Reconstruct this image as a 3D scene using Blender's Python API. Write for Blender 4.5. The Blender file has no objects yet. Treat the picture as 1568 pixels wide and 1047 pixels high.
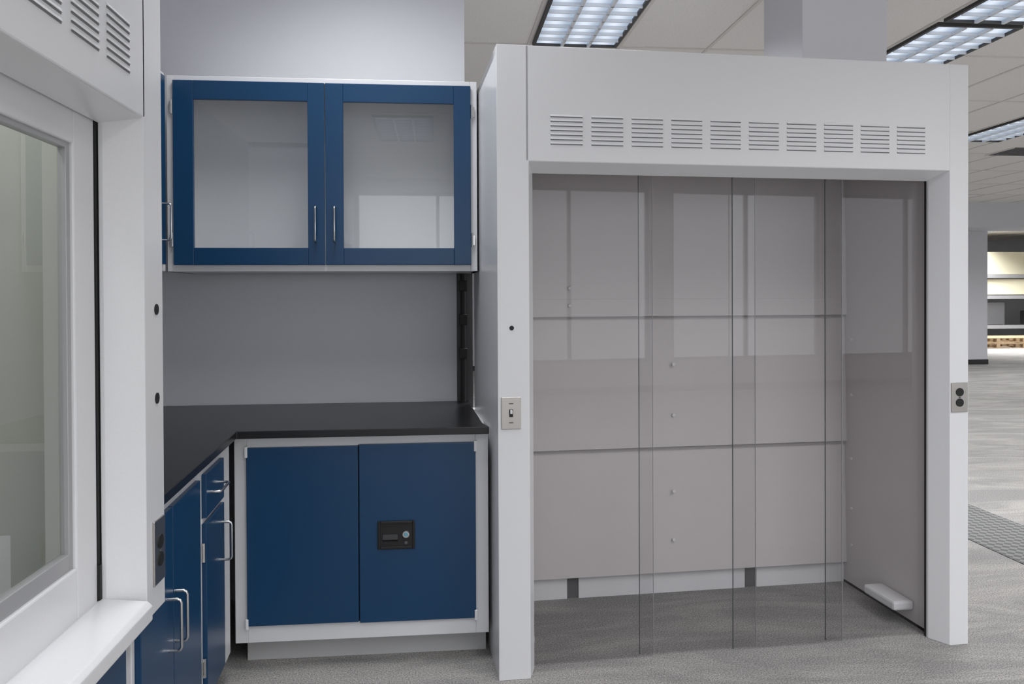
import bpy, bmesh, math, random
from mathutils import Vector, Matrix, Euler
random.seed(3)
D=bpy.data; S=bpy.context.scene; C=S.collection
try:
    S.view_settings.view_transform='Standard'; S.view_settings.look='None'
except Exception: pass
LAMP_W=28; WORLD=1.8

# ---------------------------------------------------------------- materials
def nt(name):
    m=D.materials.new(name); m.use_nodes=True
    n=m.node_tree; b=n.nodes['Principled BSDF']; return m,n,b
def paint(name,col,rough=0.4,metal=0.0,bump=0.0,scale=200.0,var=0.03,coat=0.0):
    m,n,b=nt(name)
    tc=n.nodes.new('ShaderNodeTexCoord'); no=n.nodes.new('ShaderNodeTexNoise')
    no.inputs['Scale'].default_value=scale; no.inputs['Detail'].default_value=3
    n.links.new(tc.outputs['Object'],no.inputs['Vector'])
    mx=n.nodes.new('ShaderNodeMixRGB'); mx.blend_type='MIX'
    mx.inputs[1].default_value=(*[c*(1-var) for c in col],1)
    mx.inputs[2].default_value=(*[min(1,c*(1+var)) for c in col],1)
    n.links.new(no.outputs['Fac'],mx.inputs[0]); n.links.new(mx.outputs[0],b.inputs['Base Color'])
    b.inputs['Roughness'].default_value=rough; b.inputs['Metallic'].default_value=metal
    if coat: b.inputs['Coat Weight'].default_value=coat; b.inputs['Coat Roughness'].default_value=0.08
    if bump:
        bp=n.nodes.new('ShaderNodeBump'); bp.inputs['Strength'].default_value=bump; bp.inputs['Distance'].default_value=0.001
        n.links.new(no.outputs['Fac'],bp.inputs['Height']); n.links.new(bp.outputs[0],b.inputs['Normal'])
    return m
M_white=paint('white_powder_coat',(0.74,0.74,0.755),0.25,bump=0.03)
M_liner=paint('hood_liner',(0.63,0.60,0.595),0.4)
M_liner2=paint('bench_hood_liner',(0.50,0.51,0.47),0.5)
M_blue=paint('blue_powder_coat',(0.003,0.044,0.118),0.32,bump=0.05,scale=300)
M_black=paint('black_epoxy',(0.010,0.010,0.012),0.28,bump=0.05,scale=400)
M_dark=paint('black_fitting_and_gap_shade',(0.008,0.008,0.008),0.6)  # black fittings; also paints the shade in gaps and sash tracks
M_gap_dark=paint('gap_panel_dark',(0.03,0.03,0.033),0.5)
M_slot=paint('part_grey_and_gap_shade',(0.10,0.10,0.105),0.6)  # grey of grilles, screws and machines; also paints shade in the toe gaps
M_louv=paint('louver_recess_grey',(0.22,0.22,0.23),0.6)
M_seam=paint('baffle_slot_grey',(0.34,0.32,0.32),0.6)
M_steel=paint('brushed_steel',(0.50,0.48,0.46),0.32,metal=1.0,scale=60)
M_chrome=paint('satin_nickel',(0.62,0.62,0.62),0.22,metal=1.0)
M_alu=paint('grey_aluminium',(0.42,0.42,0.43),0.4,metal=0.3)
M_wall=paint('wall_paint',(0.66,0.665,0.70),0.75,bump=0.15,scale=150,var=0.015)
M_toe=paint('toe_kick_grey',(0.50,0.50,0.50),0.5)
M_tbar=paint('tbar_white',(0.66,0.64,0.61),0.5)
M_tdark=paint('tbar_dark',(0.05,0.05,0.05),0.5)
M_blade=paint('louver_blade_white',(0.75,0.78,0.82),0.3)
M_base=paint('baseboard_vinyl',(0.03,0.03,0.032),0.5)
M_cream=paint('cream_panel',(0.85,0.80,0.60),0.6)
M_wood=paint('pallet_wood',(0.42,0.30,0.18),0.7,scale=30,var=0.25)
M_cyl=paint('lock_blue',(0.15,0.35,0.45),0.3)

def ceiling_mat():
    m,n,b=nt('acoustic_tile')
    tc=n.nodes.new('ShaderNodeTexCoord'); v=n.nodes.new('ShaderNodeTexNoise'); v.inputs['Scale'].default_value=90; v.inputs['Detail'].default_value=4
    n.links.new(tc.outputs['Object'],v.inputs['Vector'])
    r=n.nodes.new('ShaderNodeValToRGB'); r.color_ramp.elements[0].position=.3; r.color_ramp.elements[0].color=(.74,.725,.705,1)
    r.color_ramp.elements[1].position=.6; r.color_ramp.elements[1].color=(.82,.805,.785,1)
    n.links.new(v.outputs['Fac'],r.inputs[0]); n.links.new(r.outputs[0],b.inputs['Base Color']); b.inputs['Roughness'].default_value=.9
    return m
M_ceil=ceiling_mat()
def carpet(name,dark,light,st=1.0):
    m,n,b=nt(name)
    tc=n.nodes.new('ShaderNodeTexCoord')
    a=n.nodes.new('ShaderNodeTexNoise'); a.inputs['Scale'].default_value=170; a.inputs['Detail'].default_value=3; a.inputs['Roughness'].default_value=.8
    n.links.new(tc.outputs['Object'],a.inputs['Vector'])
    mp=n.nodes.new('ShaderNodeMapping'); mp.inputs['Scale'].default_value=(0.8,3.0,1); mp.inputs['Rotation'].default_value=(0,0,.5)
    n.links.new(tc.outputs['Object'],mp.inputs['Vector'])
    w=n.nodes.new('ShaderNodeTexNoise'); w.inputs['Scale'].default_value=1.1; w.inputs['Detail'].default_value=6; w.inputs['Roughness'].default_value=.65; w.inputs['Distortion'].default_value=1.4
    n.links.new(mp.outputs[0],w.inputs['Vector'])
    r=n.nodes.new('ShaderNodeValToRGB'); r.color_ramp.elements[0].position=.36; r.color_ramp.elements[1].position=.66
    r.color_ramp.elements[0].color=(*dark,1); r.color_ramp.elements[1].color=(*light,1)
    n.links.new(a.outputs['Fac'],r.inputs[0])
    r2=n.nodes.new('ShaderNodeValToRGB'); r2.color_ramp.elements[0].position=.40; r2.color_ramp.elements[1].position=.60
    lo=1-.30*st; r2.color_ramp.elements[0].color=(lo,lo,lo,1); r2.color_ramp.elements[1].color=(1,.985,.96,1)
    n.links.new(w.outputs['Fac'],r2.inputs[0])
    mx=n.nodes.new('ShaderNodeMixRGB'); mx.blend_type='MULTIPLY'; mx.inputs[0].default_value=1
    n.links.new(r.outputs[0],mx.inputs[1]); n.links.new(r2.outputs[0],mx.inputs[2]); n.links.new(mx.outputs[0],b.inputs['Base Color'])
    bp=n.nodes.new('ShaderNodeBump'); bp.inputs['Strength'].default_value=.6; bp.inputs['Distance'].default_value=.004
    n.links.new(a.outputs['Fac'],bp.inputs['Height']); n.links.new(bp.outputs[0],b.inputs['Normal'])
    b.inputs['Roughness'].default_value=.95; return m
M_carpet=carpet('grey_carpet',(.15,.145,.142),(.58,.565,.55))
def strip_mat():
    m,n,b=nt('woven_carpet_strip')
    tc=n.nodes.new('ShaderNodeTexCoord'); c=n.nodes.new('ShaderNodeTexChecker'); c.inputs['Scale'].default_value=28
    mp=n.nodes.new('ShaderNodeMapping'); mp.inputs['Rotation'].default_value=(0,0,.78)
    n.links.new(tc.outputs['Object'],mp.inputs[0]); n.links.new(mp.outputs[0],c.inputs['Vector'])
    c.inputs[1].default_value=(.10,.10,.10,1); c.inputs[2].default_value=(.20,.20,.195,1)
    n.links.new(c.outputs[0],b.inputs['Base Color']); b.inputs['Roughness'].default_value=.9; return m
M_strip=strip_mat()
def glass(name,tint,base=.05):
    m=D.materials.new(name); m.use_nodes=True; n=m.node_tree; n.nodes.clear()
    o=n.nodes.new('ShaderNodeOutputMaterial'); t=n.nodes.new('ShaderNodeBsdfTransparent'); t.inputs[0].default_value=(*tint,1)
    g=n.nodes.new('ShaderNodeBsdfGlossy'); g.inputs['Roughness'].default_value=.01; g.inputs[0].default_value=(.95,.97,1,1)
    lw=n.nodes.new('ShaderNodeLayerWeight'); lw.inputs[0].default_value=.5
    p=n.nodes.new('ShaderNodeMath'); p.operation='POWER'; p.inputs[1].default_value=4
    a=n.nodes.new('ShaderNodeMath'); a.operation='MULTIPLY_ADD'; a.inputs[1].default_value=.9; a.inputs[2].default_value=base
    mx=n.nodes.new('ShaderNodeMixShader')
    n.links.new(lw.outputs['Facing'],p.inputs[0]); n.links.new(p.outputs[0],a.inputs[0]); n.links.new(a.outputs[0],mx.inputs[0])
    n.links.new(t.outputs[0],mx.inputs[1]); n.links.new(g.outputs[0],mx.inputs[2]); n.links.new(mx.outputs[0],o.inputs[0]); return m
M_glass=glass('sash_glass',(.905,.90,.905),.032)
M_cglass=glass('cabinet_glass',(.98,.99,.985),.06)
M_edge=paint('glass_edge',(.08,.095,.095),.2)
def lamp_mat():
    m=D.materials.new('fluorescent_diffuser'); m.use_nodes=True; n=m.node_tree; n.nodes.clear()
    o=n.nodes.new('ShaderNodeOutputMaterial'); e=n.nodes.new('ShaderNodeEmission')
    tc=n.nodes.new('ShaderNodeTexCoord'); w=n.nodes.new('ShaderNodeTexWave'); w.wave_type='BANDS'; w.bands_direction='X'
    w.inputs['Scale'].default_value=1.62; w.inputs['Distortion'].default_value=0
    n.links.new(tc.outputs['Object'],w.inputs['Vector'])
    r=n.nodes.new('ShaderNodeValToRGB'); r.color_ramp.elements[0].color=(.40,.49,.62,1); r.color_ramp.elements[1].color=(.80,.88,1.0,1)
    n.links.new(w.outputs['Fac'],r.inputs[0]); n.links.new(r.outputs[0],e.inputs[0]); e.inputs[1].default_value=1.0
    n.links.new(e.outputs[0],o.inputs[0]); return m
M_lamp=lamp_mat()

# ---------------------------------------------------------------- builders
def addbm(bm,name,mat,parent=None,bevel=0,smooth=False):
    bmesh.ops.recalc_face_normals(bm,faces=bm.faces)
    me=D.meshes.new(name); bm.to_mesh(me); bm.free(); me.materials.append(mat)
    o=D.objects.new(name,me); C.objects.link(o)
    if parent: o.parent=parent
    if bevel:
        b=o.modifiers.new('bevel','BEVEL'); b.width=bevel; b.segments=2; b.limit_method='ANGLE'
    return o
def bbox(bm,x0,x1,y0,y1,z0,z1):
    vs=[bm.verts.new(p) for p in [(x0,y0,z0),(x1,y0,z0),(x1,y1,z0),(x0,y1,z0),(x0,y0,z1),(x1,y0,z1),(x1,y1,z1),(x0,y1,z1)]]
    for f in [(0,3,2,1),(4,5,6,7),(0,1,5,4),(1,2,6,5),(2,3,7,6),(3,0,4,7)]: bm.faces.new([vs[i] for i in f])
def extr(bm,pts,axis,a,b):
    def mk(p,t):
        if axis=='z': return (p[0],p[1],t)
        if axis=='x': return (t,p[0],p[1])
        return (p[0],t,p[1])
    A=[bm.verts.new(mk(p,a)) for p in pts]; B=[bm.verts.new(mk(p,b)) for p in pts]; n=len(pts)
    bm.faces.new(A); bm.faces.new(B[::-1])
    for i in range(n): bm.faces.new([A[i],B[i],B[(i+1)%n],A[(i+1)%n]])
class G:
    def __init__(s,name,loc=(0,0,0),rot=0):
        s.e=D.objects.new(name,None); s.e.empty_display_size=.2; C.objects.link(s.e)
        s.e.location=loc; s.e.rotation_euler=(0,0,math.radians(rot))
    def box(s,n,x0,x1,y0,y1,z0,z1,m,bev=0.0):
        bm=bmesh.new(); bbox(bm,x0,x1,y0,y1,z0,z1); return addbm(bm,n,m,s.e,bev)
    def boxes(s,n,L,m,bev=0.0):
        bm=bmesh.new()
        for l in L: bbox(bm,*l)
        return addbm(bm,n,m,s.e,bev)
    def ext(s,n,pts,axis,a,b,m,bev=0.0):
        bm=bmesh.new(); extr(bm,pts,axis,a,b); return addbm(bm,n,m,s.e,bev)
    def cyl(s,n,c,r,d,axis,m,seg=24,bev=0):
        bm=bmesh.new(); bmesh.ops.create_cone(bm,cap_ends=True,segments=seg,radius1=r,radius2=r,depth=d)
        R={'z':Matrix(),'y':Matrix.Rotation(math.pi/2,4,'X'),'x':Matrix.Rotation(math.pi/2,4,'Y')}[axis]
        bmesh.ops.transform(bm,matrix=Matrix.Translation(c)@R,verts=bm.verts); return addbm(bm,n,m,s.e,bev)
    def tube(s,n,pts,r,m):
        cu=D.curves.new(n,'CURVE'); cu.dimensions='3D'; cu.bevel_depth=r; cu.bevel_resolution=4; cu.use_fill_caps=True
        sp=cu.splines.new('POLY'); sp.points.add(len(pts)-1)
        for i,p in enumerate(pts): sp.points[i].co=(*p,1)
        cu.materials.append(m); o=D.objects.new(n,cu); C.objects.link(o); o.parent=s.e
        sp.use_smooth=True
        return o
    def quad(s,n,x0,x1,y,z0,z1,m):
        bm=bmesh.new(); bm.faces.new([bm.verts.new(p) for p in [(x0,y,z0),(x1,y,z0),(x1,y,z1),(x0,y,z1)]]); return addbm(bm,n,m,s.e)
    def pull(s,n,x,y,z0,z1,m=M_chrome,out=.032,r=.0045,horizontal=False):
        k=.010; pr=[(0,0),(0,-out+k),(k*.3,-out+k*.3),(k,-out)]
        L=z1-z0; P=[(a,b) for a,b in pr]+[(L-a,b) for a,b in pr[::-1]]
        pts=[(x,y+b,z0+a) for a,b in P] if not horizontal else [(z0+a,y+b,x) for a,b in P]
        return s.tube(n,pts,r,m)
def frame(L,x0,x1,y0,y1,z0,z1,l,r,b,t):
    L.append((x0,x0+l,y0,y1,z0,z1)); L.append((x1-r,x1,y0,y1,z0,z1))
    L.append((x0+l,x1-r,y0,y1,z0,z0+b)); L.append((x0+l,x1-r,y0,y1,z1-t,z1))

# ---------------------------------------------------------------- room shell
CEIL=3.2
def shell(n,x0,x1,y0,y1,z0,z1,m,bev=0):
    bm=bmesh.new(); bbox(bm,x0,x1,y0,y1,z0,z1); return addbm(bm,n,m,None,bev)
shell('floor',-1.7,20,-5,24,-.1,0,M_carpet)
shell('ceiling',-1.7,20,-5,24,CEIL,CEIL+.1,M_ceil)
shell('wall_left',-1.6,-1.45,-5,3.77,0,CEIL,M_wall)
shell('wall_back',-1.6,.139,3.77,3.90,0,CEIL,M_wall)
bm=bmesh.new()
bbox(bm,-1.7,20,-5.15,-5,0,.45); bbox(bm,-1.7,20,-5.15,-5,3.0,CEIL); bbox(bm,-1.7,-1.2,-5.15,-5,.45,3.0)
wx=-1.2; wins=[]
while wx<18:
    wins.append((wx,wx+2.45)); bbox(bm,wx+2.45,wx+2.8,-5.15,-5,.45,3.0); wx+=2.8
bbox(bm,wx,20,-5.15,-5,.45,3.0)
addbm(bm,'wall_rear',M_wall)
for i,(a,b) in enumerate(wins):
    g=G('window_%d'%(i+1),(a,-5.08,.45))
    L=[]; frame(L,0,b-a,-.03,.03,0,2.55,.05,.05,.05,.05); L.append(((b-a)/2-.025,(b-a)/2+.025,-.03,.03,.05,2.5)); g.boxes('frame',L,M_alu)
shell('wall_right',20,20.15,-5,24,0,CEIL,M_wall)
shell('wall_west',-1.85,-1.7,-5,24,0,CEIL,M_wall)
shell('wall_far',-1.7,11.2,15,15.2,0,CEIL,M_wall)
shell('wall_soffit',9.6,20,14.2,15.0,2.72,CEIL,M_wall)
shell('wall_end',-1.7,20,24,24.15,0,CEIL,M_wall)
shell('baseboard_far',-1.7,11.21,14.985,15,0,.10,M_base)
shell('baseboard_rear',-1.45,20,-5,-4.985,0,.10,M_base)
g=G('ceiling_grid')
L=[]
x=.66-.65*3
while x<20: L.append((x-.012,x+.012,-5,24,CEIL-.006,CEIL)); x+=.65
y=4.26-1.26*7
while y<24: L.append((-1.45,20,y-.012,y+.012,CEIL-.0055,CEIL)); y+=1.26
g.boxes('tbar_runners',L,M_tbar)
def troffer(x0,y0,w=.60,l=1.2,k=1):
    g=G('ceiling_light',(x0,y0,CEIL-.02))
    g.boxes('housing_frame',[(0,w,0,.02,-.004,.02),(0,w,l-.02,l,-.004,.02),(0,.02,.02,l-.02,-.004,.02),(w-.02,w,.02,l-.02,-.004,.02)],M_tdark)
    bm=bmesh.new(); bm.faces.new([bm.verts.new(p) for p in [(.02,.02,.012),(.02,l-.02,.012),(w-.02,l-.02,.012),(w-.02,.02,.012)]])
    me=D.meshes.new('diffuser'); bm.to_mesh(me); bm.free(); me.materials.append(M_lamp)
    o=D.objects.new('diffuser',me); C.objects.link(o); o.parent=g.e
    L=[]
    for i in range(1,3):
        xx=.02+(w-.04)*i/3; L.append((xx-.010,xx+.010,.02,l-.02,-.012,.011))
    for i in range(1,9):
        yy=.02+(l-.04)*i/9; L.append((.02,w-.02,yy-.004,yy+.004,-.012,.010))
    g.boxes('louver_blades',L,M_blade)
    la=D.lights.new('tube_light','AREA'); la.shape='RECTANGLE'; la.size=w-.06; la.size_y=l-.06; la.energy=LAMP_W*k; la.color=(.97,.98,1.0); la.spread=math.radians(135)
    lo=D.objects.new('tube_light',la); C.objects.link(lo); lo.parent=g.e; lo.location=(w/2,l/2,-.018)
for X,Y in [(.68,-3.35),(.68,-.75),(3.28,-3.35),(3.28,-.75),(-.62,-2.1),(1.98,-2.1),(1.98,.5)]:
    troffer(X,Y)
troffer(-.62,2.1,k=.6)
troffer(.68,4.29,k=2.2); troffer(3.28,3.60); troffer(3.28,4.86)
for X,Y in [(5.88,1.2),(5.88,4.29),(5.88,7.3),(.68,8.3),(3.28,8.3),(8.5,3.0),(8.5,7.3),(5.88,-3.0),(8.5,-1.5),(3.28,12)]:
    troffer(X,Y,k=1.2)
for X,Y in [(7.2,11.5),(10.4,11.5),(11.1,5),(11.1,0),(13.5,9),(14.5,12.5)]:  # extra fixtures added to brighten the far right of the room
    troffer(X,Y,k=1.8)
for X,Y in [(13.5,18),(16,18),(14.8,19.6)]:  # strong fixtures added to light up the storage area
    troffer(X,Y,k=4)
g=G('ceiling_vent',(7.0,8.9,CEIL)); g.boxes('grille',[(0,.6,i*.05,i*.05+.02,-.012,0) for i in range(10)],M_slot); g.boxes('rim',[(-.02,0,0,.5,-.01,0),(.6,.62,0,.5,-.01,0)],M_tbar)
shell('support_column',1.90,2.36,3.92,4.40,0,CEIL,M_wall)
shell('carpet_strip',3.05,3.56,2.2,5.2,0,.004,M_strip)

# ---------------------------------------------------------------- shared parts
def louvers(g,u0,n,pitch,w,z0,rows=7,dz=.0168,v=0):
    dark=[];bm=bmesh.new()
    for i in range(n):
        a=u0+i*pitch
        for j in range(rows):
            z=z0+j*dz
            dark.append((a,a+w,v-.0008,v+.004,z-.0025,z+.0015))
            extr(bm,[(v,z+.0085),(v-.0035,z+.002),(v-.0035,z+.0008),(v,z+.0015)],'x',a,a+w)
    g.boxes('louver_slots',dark,M_louv); addbm(bm,'louver_lips',M_white,g.e)
def outlet(g,n,u,v,z,w=.072,h=.118,duplex=True):
    g.box(n+'_plate',u-w/2,u+w/2,v-.005,v,z-h/2,z+h/2,M_steel,.0015)
    if duplex:
        for dz in (-.021,.021): g.cyl(n+'_socket',(u,v-.0055,z+dz),.0165,.004,'y',M_dark,24)
        g.cyl(n+'_screw',(u,v-.0055,z),.003,.003,'y',M_slot,12)
    else:
        g.box(n+'_recess',u-.007,u+.007,v-.0065,v-.004,z-.014,z+.014,M_dark)
        g.box(n+'_toggle',u-.004,u+.004,v-.014,v-.004,z-.002,z+.012,M_white,.001)
        for dz in (-.035,.035): g.box(n+'_mark',u-.008,u+.008,v-.006,v-.004,z+dz-.002,z+dz+.002,M_slot)
def hinge(g,n,u,v,z):
    g.cyl(n+'_knuckle',(u,v-.006,z),.005,.06,'z',M_chrome,12)
    g.box(n+'_leaf',u-.012,u+.012,v-.003,v,z-.022,z+.022,M_chrome,.001)

# ---------------------------------------------------------------- walk-in hood
W=1.914; H=2.335; DP=.82
g=G('walk_in_fume_hood',(.222,2.86,0),3.2)
g.ext('post_left',[(0,0),(.118,0),(.145,.075),(.145,.088),(0,.088)],'z',0,H,M_white,.002)
g.ext('post_right',[(W,0),(W-.082,0),(W-.122,.075),(W-.122,.088),(W,.088)],'z',0,H,M_white,.002)
g.box('side_left',0,.03,.088,DP,0,H,M_white)
g.box('side_right',W-.03,W,.088,DP,0,H,M_white)
g.box('liner_left',.095,.11,.10,.78,0,H-.06,M_liner)
g.box('liner_right',W-.095,W-.08,.10,.78,.012,H-.06,M_liner)
g.box('liner_gap_shade',W-.096,W-.08,.10,.73,0,.012,M_dark)  # black strip painting the shade of the gap under the liner
g.box('track_slot_shade_right',W-.122,W-.096,.088,.10,0,1.95,M_dark)  # black strip standing in for the dark of the open sash slot
g.box('track_slot_shade_left',.11,.145,.088,.10,0,1.95,M_dark)  # same painted slot shade on the left jamb
g.box('roof',0,W,.03,DP,H-.03,H,M_white)
g.box('inner_roof',.095,W-.08,.03,.78,H-.10,H-.08,M_liner)
g.box('rear_panel',.03,W-.03,DP-.03,DP,0,H-.03,M_liner)
g.ext('header',[(0,1.91),(0,H),(.03,H),(.03,1.96),(.088,1.96),(.088,1.878)],'x',.106,W-.082,M_white,.003)
louvers(g,.20,10,.1555,.122,1.975)
def baffle(n,z0,z1,v0,v1,u0=.11,u1=W-.095):
    g.ext(n,[(v0,z0),(v1,z1),(v1+.012,z1),(v0+.012,z0)],'x',u0,u1,M_liner,.001)
baffle('baffle_upper',1.320,2.23,.700,.725)
g.box('baffle_upper_rail',.11,W-.095,.700,.712,1.318,1.40,M_liner,.001)
baffle('baffle_middle',.70,1.312,.700,.720)
baffle('baffle_lower',.105,.692,.700,.720)
g.boxes('baffle_slots',[(.11,W-.095,.708,.735,1.308,1.322),(.11,W-.095,.708,.735,.688,.703)],M_seam)
g.boxes('toe_panel',[(.11,.42,.728,.74,0,.11),(.475,1.30,.728,.74,0,.11),(1.36,W-.095,.728,.74,0,.11)],M_white,.001)
g.boxes('toe_gap_shade',[(.42,.475,.735,.745,0,.11),(1.30,1.36,.735,.745,0,.11)],M_slot)  # dark fill painting the shade inside the toe panel openings
for i,(u,z) in enumerate([(.93,1.09),(.93,.85),(.93,.49),(.93,.26),(.43,1.45),(.43,1.37)]):
    g.cyl('baffle_knob_%d'%i,(u,.697,z),.008,.010,'y',M_white,16,.002)
for i,z in enumerate((1.20,.93,.62,.38,.2)):
    g.cyl('liner_knob_%d'%i,(W-.098,.66,z),.007,.009,'x',M_white,16,.001)
for i,(a,b,v) in enumerate([(.11,.624,.100),(.574,1.057,.116),(.955,1.424,.100),(1.361,1.818,.116)]):
    g.quad('sash_glass_%d'%i,a,b,v,.006,2.0,M_glass)
    L=[]
    if i>0: L.append((a-.0018,a+.0002,v-.003,v+.003,.006,2.0))
    g.boxes('sash_edge_%d'%i,L or [(a,a+.002,v-.003,v+.003,.006,2.0)],M_edge)
    if i<3: g.box('sash_tail_edge_%d'%i,b,b+.0008,v-.003,v+.003,.006,2.0,M_alu)
g.box('sash_top_track',.11,W-.095,.092,.13,1.96,2.02,M_alu)
g.box('side_foot_right',W-.19,W-.096,.20,.42,.065,.105,M_white,.01)
g.box('side_foot_left',.11,.16,.14,.24,.06,.10,M_white,.01)
g.cyl('post_hole',(.052,-.0005,1.297),.0085,.003,'y',M_dark)
outlet(g,'light_switch',.048,0,.985,duplex=False)
outlet(g,'duplex_outlet',W-.042,0,1.0)
g.tube('service_conduit',[(-.05,.86,.02),(-.05,.86,1.52)],.013,M_dark)
g.boxes('gap_dark_panel',[(-.075,.0,.90,.94,0,2.3)],M_gap_dark)  # dark panel added so the gap beside the hood reads as shade
g.boxes('service_fittings',[(-.070,-.03,.84,.88,z,z+.05) for z in (1.12,1.28,1.44)],M_dark,.004)

# ---------------------------------------------------------------- bench hood (left)
Wl=1.52; Hl=2.36
g=G('bench_fume_hood',(-.66,.45,0),90)
g.ext('post_right',[(Wl,0),(1.402,0),(1.375,.078),(1.375,.088),(Wl,.088)],'z',.675,Hl,M_white,.002)
g.ext('post_left',[(0,0),(.118,0),(.145,.078),(.145,.088),(0,.088)],'z',.675,Hl,M_white,.002)
g.box('side_right',Wl-.03,Wl,.088,.76,.665,Hl,M_white)
g.box('side_left',0,.03,.088,.76,.665,Hl,M_white)
g.box('liner_right',Wl-.12,Wl-.105,.13,.72,.72,Hl-.1,M_liner2)
g.box('liner_left',.105,.12,.13,.72,.72,Hl-.1,M_liner2)
g.box('rear_panel',.03,Wl-.03,.72,.76,.665,Hl-.03,M_liner2)
g.box('baffle',.12,Wl-.12,.62,.63,.78,2.30,M_liner2)
g.box('roof',0,Wl,.03,.76,Hl-.03,Hl,M_white)
g.box('worktop',.03,Wl-.03,.112,.72,.70,.74,M_liner2,.004)
g.ext('header',[(0,1.82),(0,Hl),(.03,Hl),(.03,1.86),(.088,1.86),(.088,1.80)],'x',.106,1.414,M_white,.004)
louvers(g,1.325-.118-.1555*7,8,.1555,.118,1.90)
g.boxes('track_slot_shade',[(1.365,1.385,.090,.100,.735,1.83),(.135,.155,.090,.100,.735,1.83)],M_dark)  # black strips painting the darkness of the sash track slots
g.box('track_foot_shade',1.362,1.372,.086,.10,.735,.82,M_dark)  # painted shade at the foot of the slot
L=[]; frame(L,.155,1.365,.092,.112,.735,1.86,.10,.098,.112,.125); g.boxes('sash_surround',L,M_white,.004)
L=[]; frame(L,.255,1.267,.100,.118,.847,1.745,.022,.016,.035,.022); g.boxes('sash_frame',L,M_alu,.002)
g.quad('sash_glass',.275,1.255,.110,.87,1.73,M_glass)
la=D.lights.new('hood_fill_light','AREA'); la.shape='RECTANGLE'; la.size=1.1; la.size_y=.12; la.energy=4.2; la.color=(.97,1,.96)  # fill light added to brighten the hood interior behind the glass
lo=D.objects.new('hood_fill_light',la); C.objects.link(lo); lo.parent=g.e; lo.location=(.76,.30,2.22)
g.box('fill_light_housing',.2,1.32,.22,.38,2.23,2.27,M_alu)  # housing made up to go with the added fill light
g.ext('sill_airfoil',[(.10,.735),(.088,.742),(-.012,.732),(-.022,.722),(-.022,.69),(-.01,.68),(.10,.68)],'x',.03,1.375,M_white,.003)
g.cyl('post_hole_1',(1.475,-.0005,1.385),.013,.003,'y',M_dark); g.cyl('post_hole_2',(1.475,-.0005,1.175),.013,.003,'y',M_dark)
outlet(g,'duplex_outlet',1.475,0,.815,h=.15)
g=G('base_cabinet',(-.705,.45,0),90)
WB=1.40
g.box('carcass',0,WB,.02,.66,.1,.663,M_white)
L=[]; frame(L,0,WB,0,.02,.1,.663,.03,.03,.04,.03); g.boxes('face_frame',L,M_white,.002)
g.box('door_left',.033,.698,-.012,.005,.14,.632,M_blue,.002); g.box('door_right',.702,WB-.033,-.012,.005,.14,.632,M_blue,.002)
g.box('toe_kick',.02,WB,.08,.6,0,.1,M_toe)
g.pull('pull_left',.66,-.012,.47,.61); g.pull('pull_right',.74,-.012,.47,.61)

# ---------------------------------------------------------------- left run base cabinets
g=G('base_cabinet',(-.70,1.865,0),93.4)
g.box('carcass',0,.65,.02,.64,.1,.882,M_white)
L=[]; frame(L,0,.65,0,.02,.1,.882,.022,.045,.035,.03); g.boxes('face_frame',L,M_white,.002)
g.box('door_left',.024,.298,-.014,.004,.13,.855,M_blue,.002); g.box('door_right',.302,.608,-.014,.004,.13,.855,M_blue,.002)
g.pull('pull_left',.250,-.014,.49,.625); g.pull('pull_right',.312,-.014,.49,.625)
hinge(g,'hinge_top',.618,0,.61); hinge(g,'hinge_low',.618,0,.245)
g.box('toe_kick',0,.65,.07,.6,0,.1,M_toe)
g=G('base_cabinet',(-.70-.65*math.sin(math.radians(3.4)),1.865+.65*math.cos(math.radians(3.4)),0),93.4)
g.box('carcass',0,.39,.02,.60,.1,.882,M_white)
L=[]; frame(L,0,.465,0,.02,.1,.882,.035,.150,.035,.03); g.boxes('face_frame',L,M_white,.002)
g.box('drawer_rail',.03,.32,-.002,.02,.70,.715,M_white)
g.box('drawer_front',.038,.305,-.014,.004,.716,.855,M_blue,.002); g.box('door',.038,.305,-.014,.004,.13,.700,M_blue,.002)
g.pull('drawer_pull',.785,-.014,.10,.235,horizontal=True); g.pull('door_pull',.265,-.014,.51,.64)
hinge(g,'hinge_top',.030,0,.61); hinge(g,'hinge_low',.030,0,.245)
g.box('toe_kick',0,.39,.07,.6,0,.1,M_toe)

# ---------------------------------------------------------------- corner run base cabinet
g=G('base_cabinet',(0,3.045,0),0)
g.box('carcass',-.765,.195,.02,.70,.103,.884,M_white)
L=[]; frame(L,-.765,.197,0,.02,.103,.884,.046,.050,.068,.04); g.boxes('face_frame',L,M_white,.002)
g.box('door_left',-.717,-.302,-.018,.006,.172,.846,M_blue,.0025)
g.box('door_right',-.298,.147,-.018,.006,.168,.850,M_blue,.0025)
g.boxes('door_gap',[(-.719,-.715,-.002,.003,.172,.846),(-.302,-.298,-.004,.004,.17,.848)],M_dark)
g.boxes('hinge_covers',[(-.723,-.712,-.021,.002,.81,.852),(.141,.153,-.021,.002,.815,.856),(.141,.153,-.021,.002,.16,.20),(-.723,-.712,-.021,.002,.16,.20)],M_white,.002)
g.box('toe_kick',-.74,.19,.085,.65,0,.103,M_toe)
L=[]; frame(L,-.229,-.087,-.026,-.016,.448,.556,.010,.010,.012,.012); g.boxes('latch_bezel',L,M_dark,.003)
g.box('latch_plate',-.222,-.094,-.0215,-.017,.457,.547,M_black,.002)
g.box('latch_recess',-.212,-.150,-.0225,-.021,.475,.535,M_dark)
g.ext('latch_paddle',[(-.0225,.478),(-.029,.486),(-.0225,.505)],'x',-.210,-.152,M_black,.001)
g.cyl('lock_cylinder',(-.121,-.024,.505),.013,.012,'y',M_chrome); g.cyl('lock_core',(-.121,-.031,.505),.008,.004,'y',M_cyl)
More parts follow.
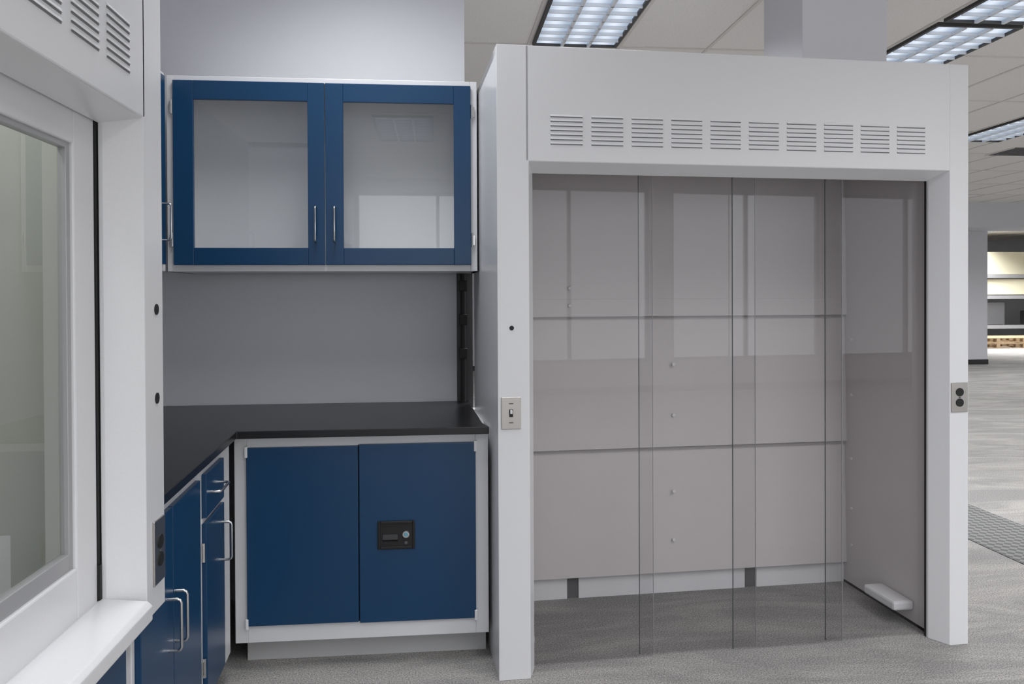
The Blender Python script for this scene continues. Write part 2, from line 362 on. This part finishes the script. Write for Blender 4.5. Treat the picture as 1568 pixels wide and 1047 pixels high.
g.cyl('lock_screw',(-.121,-.023,.472),.006,.004,'y',M_slot)

# ---------------------------------------------------------------- countertop (L)
bm=bmesh.new(); extr(bm,[(-.745,3.0),(.199,3.0),(.178,3.10),(.150,3.765),(-1.445,3.765),(-1.445,1.985),(-.686,1.985)],'z',.8855,.914)
addbm(bm,'countertop',M_black,None,.003)

# ---------------------------------------------------------------- wall cabinets
g=G('wall_cabinet',(0,3.45,0),0)
X0,X1,Z0,Z1=-1.133,.180,1.525,2.355
g.boxes('carcass',[(X0,X0+.018,.0,.315,Z0,Z1),(X1-.018,X1,.0,.315,Z0,Z1),(X0,X1,.0,.315,Z0,Z0+.018),(X0,X1,.0,.315,Z1-.018,Z1),(X0,X1,.300,.315,Z0,Z1)],M_white)
L=[]; frame(L,X0,X1,-.004,.016,Z0,Z1,.032,.030,.028,.024); g.boxes('face_frame',L,M_white,.002)
def gdoor(nm,a,b,z0,z1,sl,sr,sb,st):
    L=[]; frame(L,a,b,-.022,-.004,z0,z1,sl,sr,sb,st); g.boxes(nm+'_frame',L,M_blue,.002)
    g.quad(nm+'_glass',a+sl-.005,b-sr+.005,-.012,z0+sb-.005,z1-st+.005,M_cglass)
gdoor('door_left',-1.103,-.476,1.552,2.332,.083,.070,.073,.080)
gdoor('door_right',-.472,.152,1.552,2.332,.076,.074,.073,.080)
g.pull('pull_left',-.512,-.022,1.650,1.80); g.pull('pull_right',-.432,-.022,1.650,1.80)
for i,(u,z) in enumerate([(-1.108,2.22),(-1.108,1.66),(.157,2.22),(.157,1.66)]): hinge(g,'hinge_%d'%i,u,-.012,z)
g=G('wall_cabinet',(-1.133,2.02,0),90)
g.box('carcass',0,1.37,.02,.30,Z0,Z1,M_white)
L=[]; frame(L,0,1.40,0,.02,Z0,Z1,.03,.045,.028,.024); g.boxes('face_frame',L,M_white,.002)
g.box('door_left',.028,.69,-.018,.0,1.552,2.332,M_blue,.002); g.box('door_right',.694,1.355,-.018,0,1.552,2.332,M_blue,.002)
g.pull('pull',1.32,-.018,1.65,1.80); g.pull('pull_far',.06,-.018,1.65,1.80)

# ---------------------------------------------------------------- distance
g=G('storage_rack',(13.2,21.0,0))
g.boxes('uprights',[(x,x+.1,0,.1,0,2.8) for x in (0,1.9,3.8,5.7)],M_alu)
g.boxes('beams',[(0,5.8,0,.1,z,z+.1) for z in (.45,1.3,1.9)],M_alu)
g.boxes('wrapped_loads',[(x+.12,x+1.85,.1,.9,z,z+h) for x in (0,1.9,3.8) for z,h in ((2.0,.65),(1.42,.46))],M_cream,.02)
g.boxes('machines',[(x+.3,x+1.2,.1,.8,.55,.55+h) for x,h in ((0,.5),(1.9,.65),(3.8,.4))],M_slot,.03)
g=G('wood_pallet',(14.0,19.4,0),0)
L=[]
for k in range(2):
    z=k*.15
    L+=[(0,2.4,yy,yy+.1,z+.0,z+.02) for yy in (0,.5,1.0)]+[(xx,xx+.1,0,1.1,z+.02,z+.11) for xx in (0,.75,1.5,2.3)]+[(0,2.4,yy,yy+.12,z+.11,z+.13) for yy in (0,.25,.5,.75,.98)]
g.boxes('slats',L,M_wood,.004)

# ---------------------------------------------------------------- world + camera
w=D.worlds.new('World'); S.world=w; w.use_nodes=True
w.node_tree.nodes['Background'].inputs[0].default_value=(.95,.97,1,1); w.node_tree.nodes['Background'].inputs[1].default_value=WORLD
cam=D.cameras.new('camera'); co=D.objects.new('camera',cam); C.objects.link(co)
cam.sensor_width=36; cam.lens=1200/1568*36; cam.shift_y=-.037; cam.clip_start=.02; cam.clip_end=100
R=Matrix.Rotation(math.radians(-5.5),4,'Z')@Matrix.Rotation(math.radians(89.5),4,'X')@Matrix.Rotation(math.radians(-.25),4,'Z')
co.matrix_world=Matrix.Translation((0,0,1.41))@R
S.camera=co
